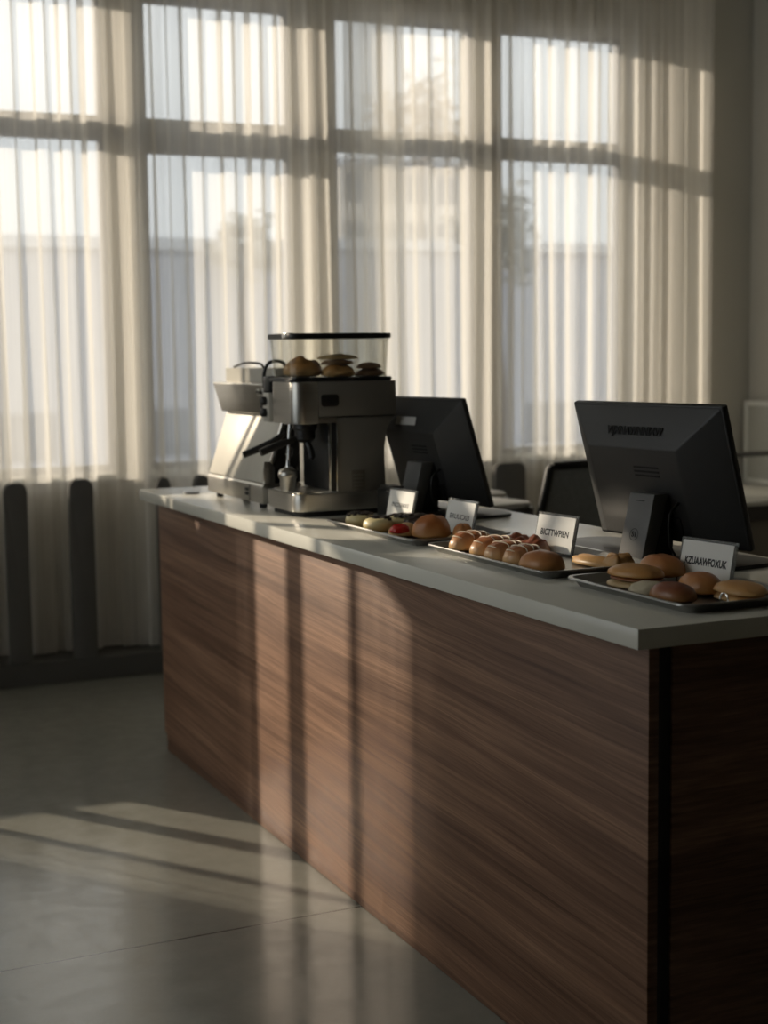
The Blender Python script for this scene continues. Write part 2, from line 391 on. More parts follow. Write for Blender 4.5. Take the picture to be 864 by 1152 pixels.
struct('baseboard_right', box(B(), XR-.015, XR-.0005, YF, YB-.02, .0005, .09, .004), M['skirt'])
for n, (a, b) in enumerate(wins, 1):
    ZT = 2.76 if n == 1 else 3.04
    ZS = 1.70 if n == 2 else .90
    w_ = thing('window_%d' % n, None, None, ((a+b)/2, GY, ZS), kind='structure')
    hw = (b-a)/2; H = ZT-ZS; fb = B()
    t = .022
    box(fb, -hw, -hw+t, 0, .05, 0, H); box(fb, hw-t, hw, 0, .05, 0, H); box(fb, -hw+t, hw-t, 0, .05, 0, t+.01); box(fb, -hw+t, hw-t, 0, .05, H-t, H)
    link('window_frame', fb, M['frame'], w_, smooth=False)
    tz0 = 2.347 if n == 4 else 2.395
    link('transom_bar', box(B(), -hw+t, hw-t, -.005, .055, tz0-ZS, 2.503-ZS, .004), M['frame'], w_)
    link('window_pane', box(B(), -hw+t, hw-t, .022, .028, t+.01, H-t), M['glass'], w_, smooth=False)
w_ = thing('window_7', None, None, (XL-.1, (LW[0]+LW[1])/2, LW[2]), kind='structure'); hw = (LW[1]-LW[0])/2; H = LW[3]-LW[2]; fb = B()
for a in (-hw, -hw/3-.02, hw/3-.02, hw-.04): box(fb, -.03, .03, a, a+.04, 0, H)
box(fb, -.03, .03, -hw, hw, 0, .04); box(fb, -.03, .03, -hw, hw, H-.04, H); link('window_frame', fb, M['frame'], w_, smooth=False)
link('window_pane', box(B(), -.004, .004, -hw, hw, .04, H-.04), M['glass'], w_, smooth=False)
# dark band carrying the transom across the wall piers
for n, (a, b) in enumerate([(wins[i][1], wins[i+1][0]) for i in range(len(wins)-1)], 3):
    struct('trim_%d' % n, box(B(), a+.001, b-.001, GY-.05, GY-.031, 2.395, 2.503, .003), M['frame'])

# ------------------------------------------------------------------ sheer curtains
def curtain_mesh(path, seed, z0, z1, per=.125, amp=.024, omega=.42, dens=14):
    """path: function s in [0,1] -> (x, y, nx, ny), total length; folds across it"""
    rnd = random.Random(seed); fn, Ltot = path
    edges = [0]
    while edges[-1] < Ltot: edges.append(edges[-1]+per*rnd.uniform(.65, 1.5))
    amps = [amp*rnd.uniform(.45, 1.35) for _ in edges]; drift = [rnd.uniform(-.012, .012) for _ in edges]
    cols = []
    for i in range(len(edges)-1):
        for k in range(dens):
            cols.append((i, k/dens))
    nz = 14; bm = B(); grid = []
    for (i, t) in cols:
        s = edges[i]+(edges[i+1]-edges[i])*t
        row = []
        for j in range(nz+1):
            h = j/nz; z = z0+(z1-z0)*h
            a = amps[i]*(1-t)+amps[min(i+1, len(amps)-1)]*t
            ph = 2*PI*t
            a_ = a*(1.0-.25*h+.25*math.sin(3*h+i*1.3))
            off = a_*math.sin(ph)
            ss = s-omega*(edges[i+1]-edges[i])/2*math.sin(2*ph)*(.8+.2*math.sin(i+5*h))+drift[i]*math.sin(ph/2)*(1-h)*1.2
            ss = min(max(ss, 0), Ltot)
            x, y, nx, ny = fn(ss/Ltot)
            row.append(bm.verts.new((x+nx*off, y+ny*off, z)))
        grid.append(row)
    for a, b in zip(grid, grid[1:]):
        for j in range(nz): bm.faces.new((a[j], b[j], b[j+1], a[j+1]))
    return bm
def straight(x0, x1, y): return (lambda s: (x0+(x1-x0)*s, y, 0, 1)), x1-x0
def bent(pts):
    P = [Vector(p) for p in curve([(*p, 0) for p in pts], 12)]; L = [0]
    for a, b in zip(P, P[1:]): L.append(L[-1]+(b-a).length)
    def fn(s):
        t = s*L[-1]
        for i in range(len(P)-1):
            if t <= L[i+1]+1e-9:
                k = (t-L[i])/(L[i+1]-L[i]); q = P[i].lerp(P[i+1], k); dd = (P[i+1]-P[i]).normalized()
                return q.x, q.y, -dd.y, dd.x
        return P[-1].x, P[-1].y, 0, 1
    return fn, L[-1]
def curtain(path, seed, label, mat='sheer', **k):
    o = link('sheer_curtain', curtain_mesh(path, seed, .108, 3.27, **k), M[mat], None, smooth=True, angle=180)
    tag(o, label, 'curtain')
    return o
curtain(straight(-1.02, .42, 4.55), 3, 'sheer white floor length curtain over the leftmost window, left of the coffee machines')
curtain(straight(.36, 1.72, 4.49), 11, 'sheer white curtain hanging in the middle behind the two coffee machines')
curtain(bent([(1.45, 4.56), (2.2, 4.56), (2.80, 4.55), (2.98, 4.47), (3.14, 4.37), (3.26, 4.29), (3.34, 4.235)]), 23, 'sheer white curtain sunlit at the right, running to the wall pier')
for k, (a, b) in enumerate([(-1.865, -1.774), (-2.135, -2.10), (-2.475, -2.33), (-2.90, -2.55), (-1.60, -1.42), (-1.30, -1.275), (-1.20, -1.16)]):  # unseen strips added to band and dapple the sun on counter, floor and machine
    o = link('sheer_curtain', curtain_mesh(straight(a, b, 4.455), 40+k, .108, 3.27, per=.03, amp=.02), M['sheer2'], smooth=True, angle=180)
    tag(o, 'narrow curtain strip added out of frame to cut the sun into bands', 'curtain', 'curtain strips added to band the sun')

o = link('sheer_curtain', curtain_mesh(straight(-2.33, -2.137, 4.455), 71, .108, 3.27, per=.06, amp=.012), M['sheer3'], smooth=True, angle=180)  # unseen thin length added to dim the sun through this gap
tag(o, 'very thin curtain length added out of frame to weaken one sun band', 'curtain')
# dark posts standing between curtain and window wall
for x, dx, top, lab in ((-.197, .048, .888, 'dark round-topped post by the sheer curtain, nearest the left edge of the photo'),
                   (.087, .052, .892, 'dark round-topped post by the curtain, second from the left edge'),
                   (.46, .03, .886, 'dark narrow post by the curtain just above the far left corner of the counter'),
                   (.64, .035, .886, 'dark post by the curtain just left of the slanted coffee machine base'),
                   (2.25, .085, .872, 'wide dark post by the curtain between the two monitors')):
    bm = B(); prof = []
    n = 8
    for i in range(n+1):
        t = PI/2*i/n; prof.append((dx-.02+.02*math.cos(t) if i < n else dx-.03, .888-.025+.025*math.sin(t)))
    pts = [(dx, .101)]+[(dx-.03*(1-math.cos(PI/2*i/6)), top-.04+.04*math.sin(PI/2*i/6)) for i in range(7)]+[(0, top)]
    full = [(p[0], p[1]) for p in pts]+[(-p[0], p[1]) for p in pts[::-1][1:]]
    prism(bm, full, -.022, .022, 'y', .004)
    o = link('upright_post', bm, M['post'], loc=(x, 4.40+.02*(x > 2), 0)); tag(o, lab, 'post')

# ------------------------------------------------------------------ serving counter
HT, TH = .95, .0365
ct = thing('serving_counter', 'long walnut veneered serving counter body carrying the pale worktop', 'counter', (.06, .054, 0))
# local origin at the near bottom corner of the front face
LC = 3.04
link('front_panel', prism(B(), [(0, .001), (LC-.03, .001), (LC-.03, .062), (LC, .062), (LC, HT-TH-.001), (0, HT-TH-.001)], 0, .022, 'x', .0012), M['wood'], ct)
link('edge_band', box(B(), 0.0225, .032, .004, .02, .0, HT-TH-.002), M['dark'], ct, smooth=False)
link('corner_post', box(B(), .0325, .05, .004, .03, .0, HT-TH-.002), M['dark'], ct, smooth=False)
link('end_panel', box(B(), .051, .66, .0, .022, .0, HT-TH-.001, .001), M['wood'], ct)
link('far_end_panel', box(B(), .023, .66, LC-.022, LC-.001, .062, HT-TH-.001, .001), M['wood'], ct)
link('plinth', box(B(), .03, .62, .04, LC-.03, .001, .061), M['dark'], ct, smooth=False)
link('carcass', box(B(), .051, .655, .0225, LC-.0225, .0615, HT-TH-.003), M['dark'], ct, smooth=False)
o = link('worktop', box(B(), 0, .767, 0, 3.122, HT-TH, HT, .0018), M['stone']); tag(o, 'pale grey stone worktop slab lying on the walnut counter', 'worktop')

# ------------------------------------------------------------------ coffee machine with the sloping pale panel
em = thing('coffee_machine', 'wide coffee machine with sunlit sloping pale panel, at the far left end of the counter', 'coffee machine', (.14, 2.225, HT))
D = .54
link('base', prism(B(), [(0, .016), (.13, .016), (.13, .078), (.006, .078), (0, .07)], 0, D, 'y', .003), M['steel'], em)
link('sloping_panel', prism(B(), [(.003, .079), (.02, .079), (.088, .284), (.071, .284)], .002, D-.01, 'y', .003), M['satin'], em)
link('body', prism(B(), [(.021, .079), (.128, .079), (.128, .284), (.089, .284)], .004, D-.004, 'y', .002), M['blackp'], em)
link('edge_strip', prism(B(), [(.0, .079), (.012, .079), (.083, .284), (.071, .284)], -.012, .001, 'y', .002), M['chrome'], em)
hd = link('head', prism(B(), [(.052, .286), (.20, .286), (.20, .385), (.022, .385)], .004, D-.01, 'y', .006, 3), M['steel'], em)
link('top_cover', prism(B(), rrect(.045, .20, .012, D-.06, .03), .386, .432, 'z', .006), M['satin'], em)
bm = B(); tube(bm, curve([(.05, .1, .434), (.05, .14, .447), (.05, .28, .449), (.05, .38, .436)]), .004); link('cup_rail', bm, M['blackp'], em)
link('side_panel', box(B(), .03, .19, -.012, .003, .287, .40, .003), M['blackp'], em)
for (y, z) in ((.075, .36), (.075, .315)):
    bm = B(); lathe(bm, [(.0, 0), (.017, 0), (.017, .004), (.012, .006), (.012, .018), (.010, .021), (0, .021)], (.045-(z-.335)*.3, y, z), 20, Vector((-1, 0, -.2)))
    k = link('knob', bm, M['chrome'] if z > .34 else M['blackp'], em)
    if z > .34: k['label'] = 'chrome knob'
for i in range(2): link('switch', box(B(), -.004, .001, .13, .155, .034+.014*i, .044+.014*i, .0015), M['blackp'], em)
link('base_seam', box(B(), -.0015, .0, .115, .118, .02, .07), M['blackp'], em, smooth=False)
for y in (.05, D-.07):
    for x in (.02, .11): 
        bm = B(); lathe(bm, [(.010, 0.0), (.012, .003), (.012, .0155)], (x, y, 0), 14); link('foot', bm, M['rubber'], em)
bm = B(); tube(bm, curve([(.03, .02, .33), (.012, .0, .40), (.02, -.02, .447), (.06, -.028, .452), (.085, -.03, .42)]), .0055); link('hose', bm, M['blackp'], em)
link('jug_guard', prism(B(), [(0, .078), (.034, .078), (.034, .13), (.022, .148), (.0, .148), (-.004, .12)], -.02, -.014, 'y', .001), M['steel'], em)

# ------------------------------------------------------------------ grinder coffee machine with the glass hopper
gm = thing('coffee_machine', 'steel and taupe coffee machine with clear hopper of bread, beside the sloping-panel machine', 'coffee machine', (.14, 1.93, HT))
W_ = .285
link('drip_base', prism(B(), rrect(-.004, W_, .0, .262, .035, 6, (0, 1, 1, 0)), .016, .068, 'z', .004, 3), M['steel'], gm)
link('under_base', prism(B(), rrect(.012, W_-.01, .015, .25, .03, 5, (0, 1, 1, 0)), .0, .016, 'z'), M['rubber'], gm)
bm = B(); box(bm, .008, .125, .014, .245, .0685, .071)
link('drip_grate', bm, M['chrome'], gm)
for i in range(9): pass
bm = B()
for i in range(9): box(bm, .016+i*.012, .020+i*.012, .022, .236, .0712, .0735, 0)
link('grate_bar', bm, M['steel'], gm)
link('column', prism(B(), [(.128, .0685), (W_, .0685), (W_-.004, .20), (W_+.003, .255), (W_+.034, .29), (.128, .29)], .004, .235, 'y', .003), M['taupe'], gm)
link('column_face', box(B(), .112, .1275, .006, .232, .0745, .274, .001), M['blackp'], gm)
link('trim_strip', box(B(), .1235, .1275, -.001, .0035, .0745, .274, .0008), M['chrome'], gm)
link('trim_strip', box(B(), .104, .111, .006, .014, .0745, .274, .0008), M['chrome'], gm)
vt = link('vent_panel', box(B(), .172, .215, .0005, .0038, .076, .132, .001), M['taupe2'], gm)
for i in range(4): link('slot', box(B(), .177, .210, -.0005, .0004, .084+.011*i, .087+.011*i), M['taupe'], vt, smooth=False)
# head: steel nose on the left, taupe side on the right
link('head_nose', prism(B(), rrect(-.006, .07, .0, .20, .036, 8, (0, 1, 1, 0)), .272, .394, 'z', .003, 2), M['steel'], gm)
link('head_side', box(B(), .0705, .32, .0, .20, .291, .394, .003), M['taupe'], gm)
link('head_underside', box(B(), .0705, .127, .003, .198, .274, .290), M['steel'], gm)
link('display', prism(B(), rrect(.078, .133, .322, .357, .008), -.003, .0005, 'y', .001), M['blackp'], gm)
link('seam', box(B(), .0705, .32, -.0006, .0002, .290, .2925), M['blackp'], gm, smooth=False)
cp = link('control_plate', box(B(), -.006, .03, .205, .262, .272, .36, .004), M['satin'], gm)
for (y, z) in ((.235, .335), (.235, .300)):
    bm = B(); lathe(bm, [(0, 0), (.013, 0), (.013, .012), (.009, .016), (0, .016)], (-.0065, y, z), 18, Vector((-1, 0, 0))); link('knob', bm, M['blackp'], cp)
link('control_box', box(B(), -.004, .05, .206, .262, .361, .41, .004), M['blackp'], gm)
link('hopper_rim', prism(B(), rrect(-.010, .315, .004, .205, .02, 5), .3945, .406, 'z', .003), M['blackp'], gm)
def shell(bm, r0, r1, z0, z1, th=.003):
    a = rrect(*r0, .03, 6); b = rrect(*r1, .03, 6)
    ai = rrect(r0[0]+th, r0[1]-th, r0[2]+th, r0[3]-th, .028, 6); bi = rrect(r1[0]+th, r1[1]-th, r1[2]+th, r1[3]-th, .028, 6)
    V = [[bm.verts.new((*p, z)) for p in q] for q, z in ((a, z0), (b, z1), (bi, z1), (ai, z0))]
    n = len(a)
    for k in range(4):
        p, q = V[k], V[(k+1) % 4]
        for i in range(n): bm.faces.new((p[i], p[(i+1) % n], q[(i+1) % n], q[i]))
    return bm
link('hopper_wall', shell(B(), (.0, .305, .01, .20), (-.010, .312, .004, .205), .4062, .518), M['hopper'], gm)
link('hopper_lid', prism(B(), rrect(-.014, .316, .0, .21, .03, 6), .5185, .534, 'z', .004), M['blackp'], gm)
link('lid_clip', box(B(), -.017, .012, .03, .06, .520, .536, .003), M['chrome'], gm)
# group head and portafilter
bm = B(); lathe(bm, [(.0, .235), (.030, .235), (.031, .25), (.036, .255), (.036, .2735), (0, .2735)], (.066, .10, 0), 28); link('group_head', bm, M['blackp'], gm)
pf = B(); lathe(pf, [(0, .212), (.018, .214), (.030, .224), (.031, .2345), (0, .2345)], (.066, .10, 0), 24)
pf = link('portafilter', pf, M['blackp'], gm)
bm = B(); tube(bm, [(.035, .10, .225), (-.01, .10, .212), (-.05, .10, .198), (-.075, .10, .188)], [.008, .0115, .012, .011], 12); link('handle', bm, M['blackp'], pf)
bm = B(); tube(bm, curve([(.066, .085, .213), (.07, .075, .20), (.075, .07, .172), (.072, .07, .165)]), [.009]*9+[.01]*9+[.006]*7, 10); link('spout', bm, M['blackp'], pf)
bm = B(); tube(bm, [(.04, .19, .24), (.0, .2, .213), (-.05, .21, .190), (-.088, .216, .176)], [.008, .010, .011, .010], 12); link('hot_water_lever', bm, M['blackp'], gm)
bm = B(); tube(bm, [(.02, .10, .272), (.016, .10, .24), (.014, .10, .19), (.012, .10, .165)], [.006, .0055, .005, .004], 10); link('steam_wand', bm, M['chrome'], gm)

# steel frothing canister on the drip grate
fc = thing('frothing_canister', 'small steel canister with narrow neck standing on the drip grate', 'canister', (.152, 2.035, HT+.0738))
bm = B(); lathe(bm, [(0, 0), (.0235, 0), (.0245, .003), (.0245, .034), (.029, .040), (.0295, .050), (.025, .059), (.012, .066), (.009, .068), (0, .068)], n=28); link('cup', bm, M['steel'], fc)
bm = B(); lathe(bm, [(0, .0682), (.0075, .0682), (.006, .075), (.0045, .10), (.006, .103), (.006, .108), (0, .109)], n=16); link('neck', bm, M['chrome'], fc)
bm = B(); tube(bm, curve([(.004, -.001, .098), (.012, -.004, .103), (.015, -.005, .118), (.011, -.004, .124)]), .0035, 8); link('lever', bm, M['blackp'], fc)
link('neck_clip', box(B(), -.004, .005, -.004, .004, .109, .122, .001), M['blackp'], fc)

# black lid on the far end of the worktop
bm = B(); lathe(bm, [(0, 0), (.027, 0), (.028, .002), (.026, .005), (.008, .0065), (0, .0065)]); o = link('black_lid', bm, M['blackp'], loc=(.112, 2.862, HT)); tag(o, 'small flat black lid lying left of the sloping-panel machine', 'lid')

# bread in the hopper
hz = HT+.4065
def pastry(name, label, cat, loc, mat, group=None, rotz=0, **k):
    bm = B(); blob(bm, **k); o = link(name, bm, M[mat], loc=loc, smooth=True, angle=180); o.rotation_euler = (0, 0, rotz)
    tag(o, label, cat, group); return o
pastry('bread_roll', 'crusty pale bread roll at the left end of the clear hopper', 'bread', (.205, 2.035, hz), 'bun2', L=.115, W=.10, H=.055, lump=.22, seed=2, rotz=.2)
pastry('flat_bread', 'flat folded bread in the clear hopper, under the pointed biscuit', 'bread', (.298, 1.99, hz), 'bun2', L=.10, W=.09, H=.036, lump=.3, seed=3, rotz=-.1)
pastry('oval_biscuit', 'oval biscuit lying on the folded bread in the hopper', 'biscuit', (.297, 1.99, hz+.035), 'drybrown', L=.10, W=.07, H=.016, lump=.2, seed=8)
pastry('pointed_biscuit', 'upturned pointed biscuit on top of the breads in the hopper', 'biscuit', (.300, 1.995, hz+.0505), 'dry', L=.13, W=.06, H=.016, lump=.3, seed=5, taper=.75, rotz=-.15)
pastry('flat_bread', 'brown flat bread at the right end of the hopper', 'bread', (.398, 1.985, hz), 'drybrown', L=.09, W=.08, H=.022, lump=.25, seed=6)
pastry('round_biscuit', 'round brown biscuit on the flat bread at the right end of the hopper', 'biscuit', (.397, 1.985, hz+.0215), 'drybrown', L=.075, W=.06, H=.02, lump=.15, seed=7)

# ------------------------------------------------------------------ monitors
def monitor(loc, rotz, label, tilt, Wd, Hd, cz, mark, notch=True, markw=.185):
    t = thing('point_of_sale_monitor', label, 'monitor', loc, rotz, 'point of sale monitors')
    T = Matrix.Translation((0, 0, cz)) @ Matrix.Rotation(-tilt, 4, 'Y')   # local panel frame: -X back, Y width, Z up
    bm = B(); box(bm, 0, .018, -Wd/2, Wd/2, -Hd/2, Hd/2, .005, 3, T)
    link('bezel', bm, M['blackm'], t)
    bm = B(); box(bm, .0181, .0195, -Wd/2+.014, Wd/2-.014, -Hd/2+.014, Hd/2-.014, 0, 2, T); link('screen', bm, M['screen'], t, smooth=False)
    # tapered rear shell
    ay, az_t, az_b, dp = .115, .088, .03, .052
    O = [(0, -Wd/2+.004, -Hd/2+.004), (0, Wd/2-.004, -Hd/2+.004), (0, Wd/2-.004, Hd/2-.004), (0, -Wd/2+.004, Hd/2-.004)]
    I = [(-dp, -Wd/2+ay, -Hd/2+az_b), (-dp, Wd/2-ay*.75, -Hd/2+az_b), (-dp, Wd/2-ay*.75, Hd/2-az_t), (-dp, -Wd/2+ay, Hd/2-az_t)]
    bm = B(); vo = [bm.verts.new(T @ Vector(p)) for p in O]; vi = [bm.verts.new(T @ Vector(p)) for p in I]
    bm.faces.new(vo); bm.faces.new(vi)
    for k in range(4): bm.faces.new((vo[k], vo[(k+1) % 4], vi[(k+1) % 4], vi[k]))
    bev(bm, vi+vo, .004, 3)
    link('rear_shell', bm, M['blackm'], t)
    for k in range(3):
        bm = B(); box(bm, -dp-.0012, -dp+.001, -.065, .015, .012+k*.010, .016+k*.010, 0, 2, T); link('vent_slot', bm, M['mark'], t, smooth=False)
    bm = B(); box(bm, -dp-.004, -dp+.002, -.105, .035, -Hd/2+.03, -Hd/2+.085, .002, 2, T); link('mount_cover', bm, M['blackp'], t)
    # marking on the upper bevel; its text axis runs left to right as seen from behind (towards -Y)
    mid = (Vector((0, 0, Hd/2))+Vector((-dp, 0, Hd/2-az_t)))/2
    up = (Vector((0, 0, Hd/2))-Vector((-dp, 0, Hd/2-az_t))).normalized(); rt = Vector((0, -1, 0)); nn = rt.cross(up)
    R4 = Matrix(((rt.x, up.x, nn.x, mid.x+nn.x*.0014), (rt.y, up.y, nn.y, 0), (rt.z, up.z, nn.z, mid.z+nn.z*.0014), (0, 0, 0, 1)))
    if mark: text(mark, .026, M['mark'], t, T @ R4 @ Matrix.Translation((-.01, -.012, 0)), width=markw, bold=.0008, extrude=.0006)
    # stand
    st = link('stand_column', prism(B(), [(-.125, .008), (-.088, .008), (-.045, .155), (-.088, .155)], -.085, -.005, 'y', .003), M['greyp'], t)
    link('stand_core', prism(B(), [(-.087, .008), (-.03, .008), (-.02, .15), (-.044, .15)], -.083, -.007, 'y', .003), M['blackp'], t)
    sl = Vector((.037, 0, .147)).normalized(); nn = Vector((0, -1, 0)).cross(sl); c0 = Vector((-.125, -.045, .008))
    def on(h): 
        p = c0+sl*h+nn*.0006
        return Matrix(((0, sl.x, nn.x, p.x), (-1, 0, nn.y, p.y), (0, sl.z, nn.z, p.z), (0, 0, 0, 1)))
    if notch:
        ring = B()
        for a0 in range(36):
            a1, a2 = 2*PI*a0/36, 2*PI*(a0+1)/36
            m4 = on(.058)
            ring.faces.new([ring.verts.new(m4 @ Vector((rr*math.cos(a), rr*math.sin(a), .0003))) for rr, a in ((.0125, a1), (.0138, a1), (.0138, a2), (.0125, a2))])
        link('emblem', ring, M['mark'], st, smooth=False)
        text('S1', .017, M['mark'], st, on(.058), 'emblem_lettering', .0003, bold=.0003)
        bm = B(); box(bm, -.014, .014, -.001, .001, 0, .0006, 0, 2, on(.135)); link('slot', bm, M['mark'], st, smooth=False)
    bm = B(); prism(bm, [(p[0]+.02, p[1]) for p in rrect(-.10, .11, -.27, .33, .06, 6)], 0, .009, 'z', .003); link('stand_base', bm, M['blackp'], t)
    bm = B(); tube(bm, curve([(-.04, -.11, .135), (-.075, -.12, .11), (-.07, -.115, .05), (-.04, -.1, .02), (0, -.06, .012)]), .003, 8); link('cable', bm, M['blackp'], t)
    return t
monitor((.555, .735, HT), .135, 'large black monitor seen from behind, at the near end of the counter', .277, .492, .333, .192, 'VIJXNAWNNIXW')
monitor((.56, 1.90, HT), .10, 'black monitor seen from behind, next to the coffee machine with the hopper', .30, .474, .33, .183, None, False)
t2 = [o for o in C.objects if o.name.startswith('point_of_sale_monitor')][1]
T = Matrix.Translation((0, 0, .183)) @ Matrix.Rotation(-.30, 4, 'Y')
# pale sticker on upper bevel of the far monitor
bm = B()
p0 = Vector((-.002, 0, .165)); p1 = Vector((-.052, 0, .077)); upv = (p0-p1).normalized(); nn = Vector((0, -1, 0)).cross(upv); mid = p1.lerp(p0, .32)+nn*.0012
R4 = T @ Matrix(((0, upv.x, nn.x, mid.x), (-1, 0, nn.y, -.0), (0, upv.z, nn.z, mid.z), (0, 0, 0, 1)))
box(bm, -.07, .04, -.012, .012, 0, .0008, 0, 2, R4 @ Matrix.Translation((-.02, 0, 0)))
k = link('rating_sticker', bm, M['seatpad'], t2, smooth=False); k['label'] = 'grey rating sticker'

pr = thing('receipt_printer', 'low black box printer on the worktop between hopper machine and far monitor stand', 'printer', (.39, 1.80, HT))
link('housing', box(B(), -.035, .02, -.04, .05, 0, .085, .006, 3), M['blackp'], pr)
link('paper_cover', prism(B(), rrect(-.03, .016, -.035, .045, .008), .0852, .093, 'z', .003), M['blackm'], pr)

# ------------------------------------------------------------------ trays
def sheet_tray(loc, label, L=.60, Wt=.33, rotz=0):
    t = thing('baking_tray', label, 'tray', loc, rotz, 'aluminium baking trays')
    lv = [((-Wt/2+.022, Wt/2-.022, -L/2+.022, L/2-.022), .0, .018), ((-Wt/2+.006, Wt/2-.006, -L/2+.006, L/2-.006), .0175, .03), ((-Wt/2, Wt/2, -L/2, L/2), .019, .034), ((-Wt/2-.001, Wt/2+.001, -L/2-.001, L/2+.001), .0165, .034),
          ((-Wt/2+.004, Wt/2-.004, -L/2+.004, L/2-.004), .0155, .03), ]
    bm = B(); rings = []
    seq = [lv[0], lv[1], lv[2], lv[3]]
    inn = [(seq[0][0], .0022, .018), ((seq[1][0][0]+.001, seq[1][0][1]-.001, seq[1][0][2]+.001, seq[1][0][3]-.001), .0185, .03)]
    full = [((*seq[0][0],), 0, .018), (seq[1][0], .0165, .03), (lv[3][0], .0155, .034), (lv[3][0], .0175, .034), (lv[2][0], .0195, .034), (inn[1][0], .0190, .03), (inn[0][0], .0022, .018)]
    for (rc, z, rad) in full: rings.append([bm.verts.new((*p, z)) for p in rrect(*rc, rad, 6)])
    n = len(rings[0])
    for a, b in zip(rings, rings[1:]):
        for i in range(n): bm.faces.new((a[i], a[(i+1) % n], b[(i+1) % n], b[i]))
    bm.faces.new(rings[0][::-1]); bm.faces.new(rings[-1])
    link('pan', bm, M['tray'], t, angle=30)
    return t
sheet_tray((.280, 1.445, HT), 'aluminium tray of donuts, farthest of three, beside the hopper machine', .56, .29)
sheet_tray((.282, .822, HT), 'aluminium tray of glazed rolls, middle one of the three', .56, .29)
sheet_tray((.290, .272, HT), 'aluminium tray of filled buns, nearest the counter corner', .42, .29)
TZ = HT+.0024

# sign holders
def sign(loc, rotz, label, word, tilt=.215, W_=.152, H_=.094, tw=.09, ts=.022, bold=.0004):
    t = thing('sign_holder', label, 'sign', loc, rotz, 'acrylic price signs')
    R = Matrix.Rotation(tilt, 4, 'Y')
    bm = B(); box(bm, -.0025, .0025, -W_/2, W_/2, 0, H_, .0006, 1, R); 
    link('acrylic_holder', bm, M['acryl'], t, smooth=False)
    bm = B(); box(bm, -.0040, -.0027, -W_/2+.006, W_/2-.006, .004, H_-.006, 0, 1, R); link('card', bm, M['card'], t, smooth=False)
    bm = B(); prism(bm, [(.003, .001), (.04, -.0005), (.04, .0015), (.003, .003)], -W_/2, W_/2, 'y'); link('foot', bm, M['acryl'], t, smooth=False)
    m4 = R @ Matrix(((0, 0, -1, -.0042), (-1, 0, 0, 0), (0, 1, 0, H_*.5), (0, 0, 0, 1)))
    text(word, ts, M['ink'], t, m4, width=tw, bold=bold, extrude=.0002)
    return t
SZ = TZ+.0008
sign((.337, 1.665, SZ), .062, 'small white sign nearest the hopper coffee machine, on the donut tray', 'PNCOUNKKS', tw=.095, ts=.017, bold=0)
sign((.338, 1.31, SZ), .035, 'small white sign at the near end of the donut tray', 'BRUUCXD', tw=.10, ts=.019, bold=0)
sign((.366, .885, SZ), .108, 'small white sign standing on the tray of glazed rolls', 'BICTTWPIEN', tw=.105, ts=.021)
sign((.370, .315, SZ), .14, 'small white sign standing on the nearest tray of filled buns', 'KZUAAWFOXUK', tw=.115, ts=.021, bold=.0007)

# ------------------------------------------------------------------ pastries, far tray
def P(name, label, cat, x, y, mat, z=0, rotz=0, group=None, **k):
    return pastry(name, label, cat, (x, y, TZ+z), mat, group, rotz, **k)
for (x, y, lab, sd) in ((.205, 1.63, 'pale donut with dark chocolate crumbs, nearest the hopper machine', 1), (.20, 1.50, 'pale donut with dark crumbs, in front of the crumb-covered pile', 2), (.285, 1.53, 'pale round donut behind the two crumbed ones', 3)):
    t = thing('donut', lab, 'donut', (x, y, TZ), 0, 'chocolate crumbed donuts')
    bm = B(); n1, n2 = 28, 12; R0, r0 = .022, .0195; rings = []
    for i in range(n1):
        a = 2*PI*i/n1
        rings.append([bm.verts.new(((R0+r0*math.cos(b_*2*PI/n2)*(1+.05*noise.noise(Vector((a, b_, sd)))))*math.cos(a), (R0+r0*math.cos(b_*2*PI/n2))*math.sin(a), .018+.0185*math.sin(b_*2*PI/n2))) for b_ in range(n2)])
    for i in range(n1):
        for j in range(n2): bm.faces.new((rings[i][j], rings[(i+1) % n1][j], rings[(i+1) % n1][(j+1) % n2], rings[i][(j+1) % n2]))
    link('dough', bm, M['pale'], t, angle=180)
    bm = B(); rd = random.Random(sd)
    for _ in range(70 if sd != 2 else 46):
        a = rd.uniform(-1.2, 2.2) if sd == 2 else rd.uniform(0, 2*PI); q = rd.uniform(-.013, .013)
        c = Vector(((R0+q)*math.cos(a), (R0+q)*math.sin(a), .018+.0185*math.sqrt(max(0, 1-(q/r0)**2))+.001))
        box(bm, -.005, .005, -.0035, .0035, -.0025, .0025, .0008, 1, Matrix.Translation(c) @ Matrix.Rotation(rd.uniform(0, 3), 4, 'Z') @ Matrix.Rotation(rd.uniform(-.5, .5), 4, 'X'))
    tag(link('crumbs', bm, M['choc'], t, smooth=False), kind='stuff')
o = P('chocolate_bun', 'flat dark bun heaped with chocolate crumbs between the pale donuts', 'bun', .30, 1.44, 'choc', L=.10, W=.12, H=.044, lump=.45, seed=9)
bm = B(); rd = random.Random(5)
for _ in range(90):
    a, q = rd.uniform(0, 2*PI), math.sqrt(rd.random())
    box(bm, -.006, .006, -.004, .004, -.003, .003, .001, 1, Matrix.Translation((.045*q*math.cos(a), .055*q*math.sin(a), .010+.034*math.sqrt(max(0, 1-q*q*.9)))) @ Matrix.Rotation(rd.uniform(0, 3), 4, 'Z') @ Matrix.Rotation(rd.uniform(-.8, .8), 4, 'X'))
tag(link('crumbs', bm, M['choc'], o, smooth=False), kind='stuff')
t = thing('jam_bun', 'golden bun with glossy red jam, left of the big brown bun', 'bun', (.215, 1.37, TZ))
bm = B(); blob(bm, .085, .075, .034, seed=4, lump=.15); link('dough', bm, M['bun2'], t, angle=180)
